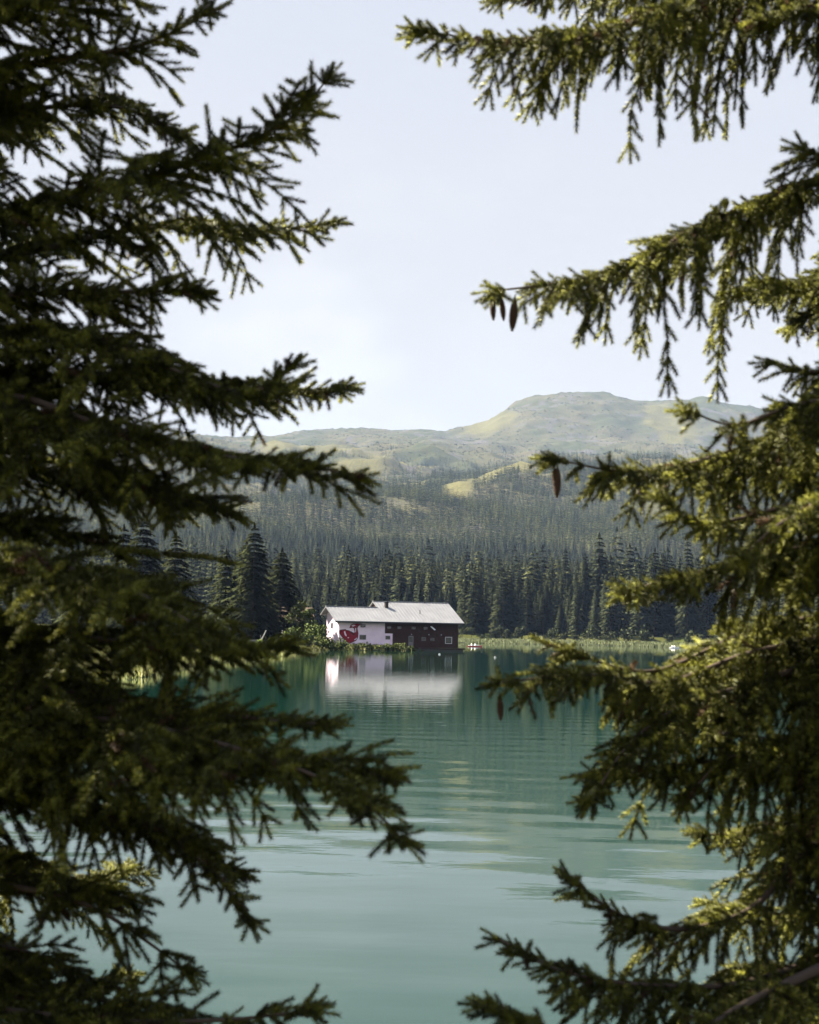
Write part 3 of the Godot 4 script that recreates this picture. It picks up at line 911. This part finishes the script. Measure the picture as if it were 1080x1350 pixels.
func water_mesh() -> ArrayMesh:
	var xs := []
	var zs := []
	var x := -60.0
	while x < 60.0:
		xs.append(x)
		x += 0.25 if absf(x) < 14.0 else 1.0
	xs = [-420.0, -200.0, -110.0] + xs + [60.0, 110.0, 200.0, 420.0]
	var z := -5.0
	while z > -90.0:
		zs.append(z)
		z -= 0.18 if z > -45.0 else 0.6
	zs = zs + [-95.0, -130.0, -200.0, -320.0, -460.0, -640.0]
	var v := PackedVector3Array()
	var n := PackedVector3Array()
	for zz in zs:
		for xx in xs:
			var fade := clampf((85.0 + zz) / 50.0, 0.0, 1.0) * clampf((55.0 - absf(xx)) / 20.0, 0.0, 1.0)
			var e := 0.05
			var h := swell(xx, zz) * fade if fade > 0.0 else 0.0
			var gx := (swell(xx + e, zz) - swell(xx - e, zz)) / (2 * e) * fade if fade > 0.0 else 0.0
			var gz := (swell(xx, zz + e) - swell(xx, zz - e)) / (2 * e) * fade if fade > 0.0 else 0.0
			v.append(Vector3(xx, h, zz))
			n.append(Vector3(-gx, 1.0, -gz).normalized())
	var idx := PackedInt32Array()
	var w := xs.size()
	for j in zs.size() - 1:
		for i in w - 1:
			var a := j * w + i
			idx.append_array([a, a + w, a + 1, a + 1, a + w, a + w + 1])
	var arr := []
	arr.resize(Mesh.ARRAY_MAX)
	arr[Mesh.ARRAY_VERTEX] = v
	arr[Mesh.ARRAY_NORMAL] = n
	arr[Mesh.ARRAY_INDEX] = idx
	var m := ArrayMesh.new()
	m.add_surface_from_arrays(Mesh.PRIMITIVE_TRIANGLES, arr)
	return m


func forest() -> void:
	rng.seed = 101
	var spruce := Color(0.038, 0.044, 0.024)
	var near_kind := []
	for k in 6:
		near_kind.append(conifer_crown(1.0, [0.17, 0.2, 0.15, 0.185, 0.22, 0.165][k], 26, 10, 5, 0.04, spruce * [1.0, 0.85, 1.1, 1.35, 0.9, 0.75][k], 200 + k))
	var stem := taper(1.0, 0.013, Vector3.ZERO, 5)
	var mid_kind := []
	var far_kind := []
	for k in 4:
		mid_kind.append(conifer_crown(1.0, [0.16, 0.2, 0.175, 0.22][k], 14, 8, 3, 0.02, Color.WHITE, 300 + k))
		far_kind.append(conifer_crown(1.0, [0.16, 0.2, 0.17, 0.22][k], 8, 6, 2, 0.0, Color.WHITE, 320 + k))
	var spots := []
	var d := 612.0
	while d < 5600.0:
		var gap := 8.4 if d < 900.0 else 6.2 + d * 0.0010
		var reach := 0.31 * d + 60.0
		var x := -reach + rng.randf() * gap
		while x < reach:
			var px := x + rng.randf_range(-0.45, 0.45) * gap
			var pd := d + rng.randf_range(-0.45, 0.45) * gap
			x += gap
			if pd < far_shore(px) + 24.0: continue
			var h := ground(px, pd)
			var p := patch_noise.get_noise_2d(px, pd)
			var chance := wooded(px, pd, h)
			if rng.randf() > chance: continue
			var tall := (rng.randf_range(13.0, 24.0) + 6.0 * pow(rng.randf(), 2.0)) * (1.0 - 0.45 * smoothstep(280.0, 560.0, h)) * (1.0 + 0.22 * p)
			tall *= 0.92 + 0.75 * patch_noise.get_noise_2d(px * 5.0, pd * 5.0) if pd < 900.0 else 0.78
			spots.append([pd, px, h, tall])
		d += gap * 0.9
	spots.sort_custom(func(a: Array, b: Array) -> bool: return a[0] < b[0])
	var single := 0
	var lists := []
	var cols := []
	for k in 8:
		lists.append([])
		cols.append(PackedColorArray())
	for s in spots:
		var turn := rng.randf() * TAU
		var slim := rng.randf_range(0.8, 1.4)
		if single < 300 and s[1] > -0.11 * s[0] and s[1] < 0.2 * s[0]:
			single += 1
			var k := rng.randi() % 6
			tree_of("shore_spruce_tree", near_kind[k], stem, Vector3(s[1], s[2], -s[0]), Vector3(s[3] * slim, s[3], s[3] * slim), turn, "tall dark spruce standing at the edge of the wood beyond the reeds", "spruces at the edge of the wood across the lake", M.far_leaf)
			continue
		var k: int = rng.randi() % 4 + (0 if s[0] < 1700.0 else 4)
		lists[k].append(Transform3D(Basis(Vector3.UP, turn).scaled(Vector3(s[3] * slim, s[3], s[3] * slim)), Vector3(s[1], s[2], -s[0])))
		var col := spruce * pow(2.0, rng.randf_range(-1.2, 1.1))
		var kind := rng.randf() + 0.5 * patch_noise.get_noise_2d(s[1] * 2.0, s[0] * 2.0)
		if kind > 0.8: col = Color(0.085, 0.092, 0.04) * rng.randf_range(0.8, 1.2)   # larches among the spruces
		cols[k].append(col)
	var wood := Node3D.new()
	wood.name = "forest"
	add_child(wood)
	tag(wood, "dense dark spruce forest covering the slope behind the lake", "forest", "", "stuff")
	for k in 8:
		scatter("conifers", (mid_kind + far_kind)[k], M.far_leaf, lists[k], cols[k], wood)
	# low scrub on the alpine pasture above the wood
	var scrub := leaf_crown([[Vector3(0, 0.3, 0), Vector3(1, 0.5, 1)]], 26, 0.4, Color.WHITE, 401)
	var at := []
	var tone := PackedColorArray()
	for i in 34000:
		var pd := rng.randf_range(3900.0, 6700.0)
		var px := rng.randf_range(-0.3, 0.32) * pd
		var f := fine_noise.get_noise_2d(px * 0.2, pd * 0.2) + patch_noise.get_noise_2d(px, pd)
		if f + rng.randf_range(-0.3, 0.3) < 0.05 or clearing(px, pd) > 0.0: continue
		var r := rng.randf_range(1.2, 3.8)
		at.append(Transform3D(Basis(Vector3.UP, rng.randf() * TAU).scaled(Vector3(r, r * 0.8, r)), Vector3(px, ground(px, pd) - 0.3, -pd)))
		tone.append(Color(0.032, 0.038, 0.02) * rng.randf_range(0.7, 1.3))
	var low := scatter("mountain_scrub", scrub, M.far_leaf, at, tone, self)
	tag(low, "dark low scrub dotted over the alpine pasture", "scrub", "", "stuff")


func shore() -> void:
	rng.seed = 102
	# reeds along the far shore
	var reed := tuft(1.0, 14, 0.42, Color.WHITE, 501)
	var at := []
	var tone := PackedColorArray()
	for i in 5200:
		var x := rng.randf_range(-10.0, 165.0)
		var d := far_shore(x) + rng.randf_range(-2.5, 14.0)
		var h := rng.randf_range(0.5, 1.35)
		at.append(Transform3D(Basis(Vector3.UP, rng.randf() * TAU).scaled(Vector3(1.7, h, 1.7)), Vector3(x, maxf(ground(x, d), -0.25), -d)))
		tone.append(Color(0.135, 0.155, 0.075) * rng.randf_range(0.75, 1.2) if rng.randf() > 0.06 else Color(0.04, 0.055, 0.02))
	tag(scatter("reeds", reed, M.leaf, at, tone, self), "pale green reeds fringing the far shore", "reeds", "", "stuff")
	# rounded willow shrubs behind the reeds
	var dome := []
	for k in 4:
		var l := []
		for q in 5: l.append([Vector3(rng.randf_range(-0.5, 0.5), 0.35 + 0.12 * q, rng.randf_range(-0.5, 0.5)), Vector3(0.5, 0.42, 0.5) * (1.0 - 0.08 * q)])
		dome.append(leaf_crown(l, 170, 0.09, Color(0.05, 0.062, 0.027) * [1.0, 1.25, 0.8, 1.1][k], 510 + k))
	var stem := taper(0.8, 0.05, Vector3.ZERO, 5)
	var x := -2.0
	while x < 150.0:
		var d := far_shore(x) + rng.randf_range(15.0, 23.0)
		var s := rng.randf_range(2.0, 5.2)
		tree_of("willow_shrub", dome[rng.randi() % 4], stem, on_ground(x, d), Vector3(s * 0.8, s, s * 0.8), rng.randf() * TAU, "rounded grey-green willow shrub between the reeds and the spruce wood", "willow shrubs behind the reeds")
		x += rng.randf_range(1.6, 4.6) * (1.0 if x < 40.0 else 1.5)
	# grass on the bank beside the boathouse
	var grass := tuft(1.0, 16, 0.5, Color.WHITE, 520)
	at = []
	tone = PackedColorArray()
	while at.size() < 9000:
		var d := rng.randf_range(50.0, 275.0)
		var gx := along(SHORE, d) - absf(rng.randfn()) * 9.0 + 1.0
		if land(gx, d) < 0.05: continue
		var h := rng.randf_range(0.25, 0.65)
		at.append(Transform3D(Basis(Vector3.UP, rng.randf() * TAU).scaled(Vector3(1.1, h, 1.1)), on_ground(gx, d) - Vector3(0, 0.05, 0)))
		tone.append(Color(0.10, 0.125, 0.03).lerp(Color(0.17, 0.165, 0.06), rng.randf()) * rng.randf_range(0.8, 1.2))
	tag(scatter("bank_grass", grass, M.leaf, at, tone, self), "tall yellow-green grass on the bank beside the boathouse", "grass", "", "stuff")
	# the group of big spruces on the bank, each with its own label
	var dark := Color(0.034, 0.039, 0.018)
	var big := [conifer_crown(1.0, 0.4, 30, 11, 12, 0.03, dark, 601), conifer_crown(1.0, 0.44, 30, 11, 12, 0.05, dark * 0.9, 602), conifer_crown(1.0, 0.36, 28, 10, 11, 0.02, dark * 1.15, 603)]
	var bole := taper(0.96, 0.016, Vector3.ZERO, 8)
	for e in [[-26.7, 280.0, 20.3, 0, "broad dark spruce whose pale trunk shows, beside the garden wall"], [-22.4, 287.0, 16.6, 1, "dark spruce next to the leafy tree by the boathouse gable"], [-31.9, 284.0, 16.0, 2, "shorter dark spruce closing the row of bank spruces by the wall"], [-29.3, 293.0, 18.2, 1, "dark spruce standing behind the broad one with the pale trunk"],
			[-43.0, 262.0, 20.0, 1, "tall spruce seen through the boughs, beside a pointed young spruce"], [-47.5, 270.0, 19.0, 0, "tall spruce deep in the bank group behind a young spruce"], [-38.5, 268.0, 18.0, 2, "slender spruce between the two clumps of bank spruces"], [-51.5, 255.0, 14.0, 2, "pointed young spruce at the end of the bank group"]]:
		tree_of("bank_spruce_tree", big[e[3]], bole, on_ground(e[0], e[1]), Vector3.ONE * e[2], e[0], e[4], "spruces on the bank beside the boathouse", M.far_leaf)
	# leafy trees and bushes by the gable
	var lobes := func(n: int, spread: float, low: float, high: float, r: float, s: int) -> Array:
		var g := RandomNumberGenerator.new()
		g.seed = s
		var out := []
		for q in n: out.append([Vector3(g.randf_range(-spread, spread), lerpf(low, high, (q + 0.5) / n), g.randf_range(-spread, spread)), Vector3(r, r * 0.8, r) * g.randf_range(0.7, 1.15)])
		return out
	var green := Color(0.075, 0.10, 0.024)
	tree_of("leafy_tree", leaf_crown(lobes.call(9, 1.3, 1.8, 6.6, 1.15, 1), 260, 0.2, green * 0.55, 611), taper(5.5, 0.13), on_ground(-18.2, 268.0), Vector3.ONE, 0.4, "dark leafy tree rising between the spruces and the boathouse")
	tree_of("leafy_tree", leaf_crown(lobes.call(8, 0.9, 1.5, 5.0, 0.85, 2), 260, 0.18, green * 1.15, 612), taper(4.2, 0.1), on_ground(-15.8, 266.0), Vector3.ONE * 1.15, 1.3, "slim light green tree beside the boathouse gable")
	tree_of("leafy_bush", leaf_crown(lobes.call(9, 1.9, 0.6, 2.5, 1.0, 3), 260, 0.17, green * 1.35, 613), taper(1.6, 0.08), on_ground(-14.6, 259.0), Vector3(1.15, 1.35, 1.15), 2.3, "bright yellow-green bush in front of the boathouse gable")
	tree_of("leafy_bush", leaf_crown(lobes.call(7, 1.5, 0.5, 2.0, 0.9, 4), 240, 0.17, green * 1.2, 614), taper(1.4, 0.07), on_ground(-17.4, 255.0), Vector3.ONE * 1.2, 0.3, "green bush on the bank between grass and dark leafy tree")
	tree_of("leafy_bush", leaf_crown(lobes.call(7, 1.7, 0.4, 1.6, 0.9, 5), 240, 0.16, green, 615), taper(1.0, 0.07), on_ground(-12.0, 262.2), Vector3.ONE, 0.9, "low bush under the corner of the pink wall")
	tree_of("leafy_bush", leaf_crown(lobes.call(8, 2.0, 0.8, 3.2, 1.2, 6), 260, 0.18, Color(0.11, 0.135, 0.07), 616), taper(2.0, 0.08), on_ground(-28.5, 240.0), Vector3.ONE, 1.9, "silvery green bush in front of the dark bank spruces")
	tree_of("leafy_bush", leaf_crown(lobes.call(7, 1.6, 0.4, 1.4, 0.8, 7), 240, 0.16, green * 1.5, 617), taper(1.0, 0.06), on_ground(-18.0, 215.0), Vector3.ONE, 1.1, "low sunlit bush at the water's edge on the grassy bank")
	# plants under the pink wall
	var herb := [leaf_crown(lobes.call(6, 0.8, 0.2, 0.8, 0.5, 8), 130, 0.13, Color(0.16, 0.19, 0.065), 621), leaf_crown(lobes.call(5, 0.7, 0.2, 0.7, 0.5, 9), 130, 0.12, Color(0.07, 0.09, 0.03), 622)]
	for k in 9:
		var hx := -9.6 + k * 1.2
		tree_of("waterside_bush", herb[k % 2 if k < 6 else 0], taper(0.4, 0.03), Vector3(hx, 0.1, -(267.0 - k * 0.1 + 0.36 * maxf(0.0, hx + 9.0))), Vector3.ONE * rng.randf_range(0.8, 1.25), k * 1.7, "leafy waterside plant growing against the foot of the pink wall" if k < 6 else "pale sunlit waterside plant beside the brown boarded wall", "plants at the foot of the pink wall" if k < 6 else "pale plants by the brown wall")
	# leaning bare trunk, garden wall and a second roof behind
	var lean := thing("bare_trunk", on_ground(-21.2, 236.0), "pale leaning bare trunk on the grassy bank", "trunk")
	var b := Buf.new()
	b.tube([Vector3(-0.4, -0.2, 0), Vector3(0.1, 1.2, 0), Vector3(0.75, 2.6, 0.1)], [0.13, 0.11, 0.06], 8)
	part("trunk", b.mesh(), M.pale_bark, lean)
	b = Buf.new()
	b.tube([Vector3(0.1, 1.2, 0), Vector3(-0.1, 1.9, 0.1)], [0.05, 0.015], 6)
	part("limb", b.mesh(), M.pale_bark, lean)
	var gw := thing("garden_wall", on_ground(-22.5, 247.0), "low pale stone wall behind the leaning trunk", "wall", "", 0.1)
	for k in 9:
		boxed("stone", Vector3(-3.4 + k * 0.75, -0.3, -0.2), Vector3(-3.4 + k * 0.75 + 0.735, 0.85 + 0.05 * sin(k * 2.1), 0.2), M.stone, gw)
	var ch := thing("chalet", on_ground(-23.6, 345.0) - Vector3(0, 0.9, 0), "small chalet with tan roof half hidden behind the leafy tree", "house", "", 0.2)
	boxed("wall", Vector3(-3, -0.5, -4), Vector3(3, 4.6, 4), M.pale_bark, ch)
	b = Buf.new()
	b.hull([Vector3(-3.4, 4.4, 5), Vector3(3.4, 4.4, 5), Vector3(3.4, 7.6, 0), Vector3(-3.4, 7.6, 0)], [Vector3(-3.4, 4.65, 5), Vector3(3.4, 4.65, 5), Vector3(3.4, 7.85, 0), Vector3(-3.4, 7.85, 0)])
	b.hull([Vector3(3.4, 4.4, -5), Vector3(-3.4, 4.4, -5), Vector3(-3.4, 7.6, -0.003), Vector3(3.4, 7.6, -0.003)], [Vector3(3.4, 4.65, -5), Vector3(-3.4, 4.65, -5), Vector3(-3.4, 7.85, -0.003), Vector3(3.4, 7.85, -0.003)])
	part("roof", b.mesh(), M.tile_roof, ch)


func boats() -> void:
	pedal_boat("pedal_boat", Vector3(16.6, 0.02, -400.0), 0.1, M.boat_red, "moored pedal boat with red floats and white deck off the boathouse", 3.6)
	pedal_boat("pedal_boat", Vector3(85.2, 0.02, -468.0), -0.4, M.boat_red, "white pedal boat with red floats near the reeds", 4.2)
	pedal_boat("rowing_raft", Vector3(79.0, 0.02, -482.0), 0.2, M.white, "small all-white raft lying close to the reeds", 2.8)
	for p in [[11.2, 207.0], [4.6, 230.0]]:
		var b := Buf.new()
		b.tube([Vector3(0, -0.12, 0), Vector3(0, 0.0, 0), Vector3(0, 0.12, 0), Vector3(0, 0.2, 0)], [0.04, 0.15, 0.13, 0.02], 10)
		var o := part("buoy", b.mesh(), M.white, self)
		o.name = numbered("buoy")
		o.position = Vector3(p[0], 0.0, -p[1])
		tag(o, "small white mooring buoy floating on the lake", "buoy", "white mooring buoys")


func near_trees() -> void:
	var needles := {"old": Color(0.05, 0.057, 0.0135), "young": Color(0.33, 0.335, 0.05), "dens": 0.78}
	var upswept := needles.duplicate()
	upswept.merge({"droop": 0.13, "wide": 1.1})
	var weeping := needles.duplicate()
	weeping.merge({"droop": 0.42, "wide": 1.3, "special": {20: {"thick": 0.05, "bare": 0.75}, 17: {"thick": 0.034, "bare": 0.3}}})
	near_spruce(Vector3(-2.95, 0.55, -7.4), 14.0, LIMBS_NEAR_SPRUCE, "shaded dark spruce with long upswept drooping boughs over the water", upswept, 1.0, 70, 0.18, 901)
	# a third spruce farther along the bank, which keeps the first in shade
	near_spruce(Vector3(-6.6, 0.6, -9.6), 13.5, [], "full spruce standing inland beside the upswept shaded spruce", upswept, 1.0, 110, 0.32, 903)
	var r := near_spruce(Vector3(3.35, 0.55, -7.6), 14.0, LIMBS_SUNLIT_SPRUCE, "sunlit olive spruce with hanging twigs and brown cones", weeping, -1.0, 92, 0.165, 902)
	for c in [[0.35, 4.30, -7.1, 0.12, 0.1], [0.392, 4.29, -7.1, 0.11, 0.25], [0.45, 4.29, -7.1, 0.16, -0.1], [0.642, 3.545, -7.2, 0.12, 0.2], [0.655, 3.55, -7.19, 0.15, 0.0], [0.40, 2.545, -7.0, 0.12, 0.1]]:
		spruce_cone(r, Vector3(c[0], c[1], c[2]), c[3], c[4])
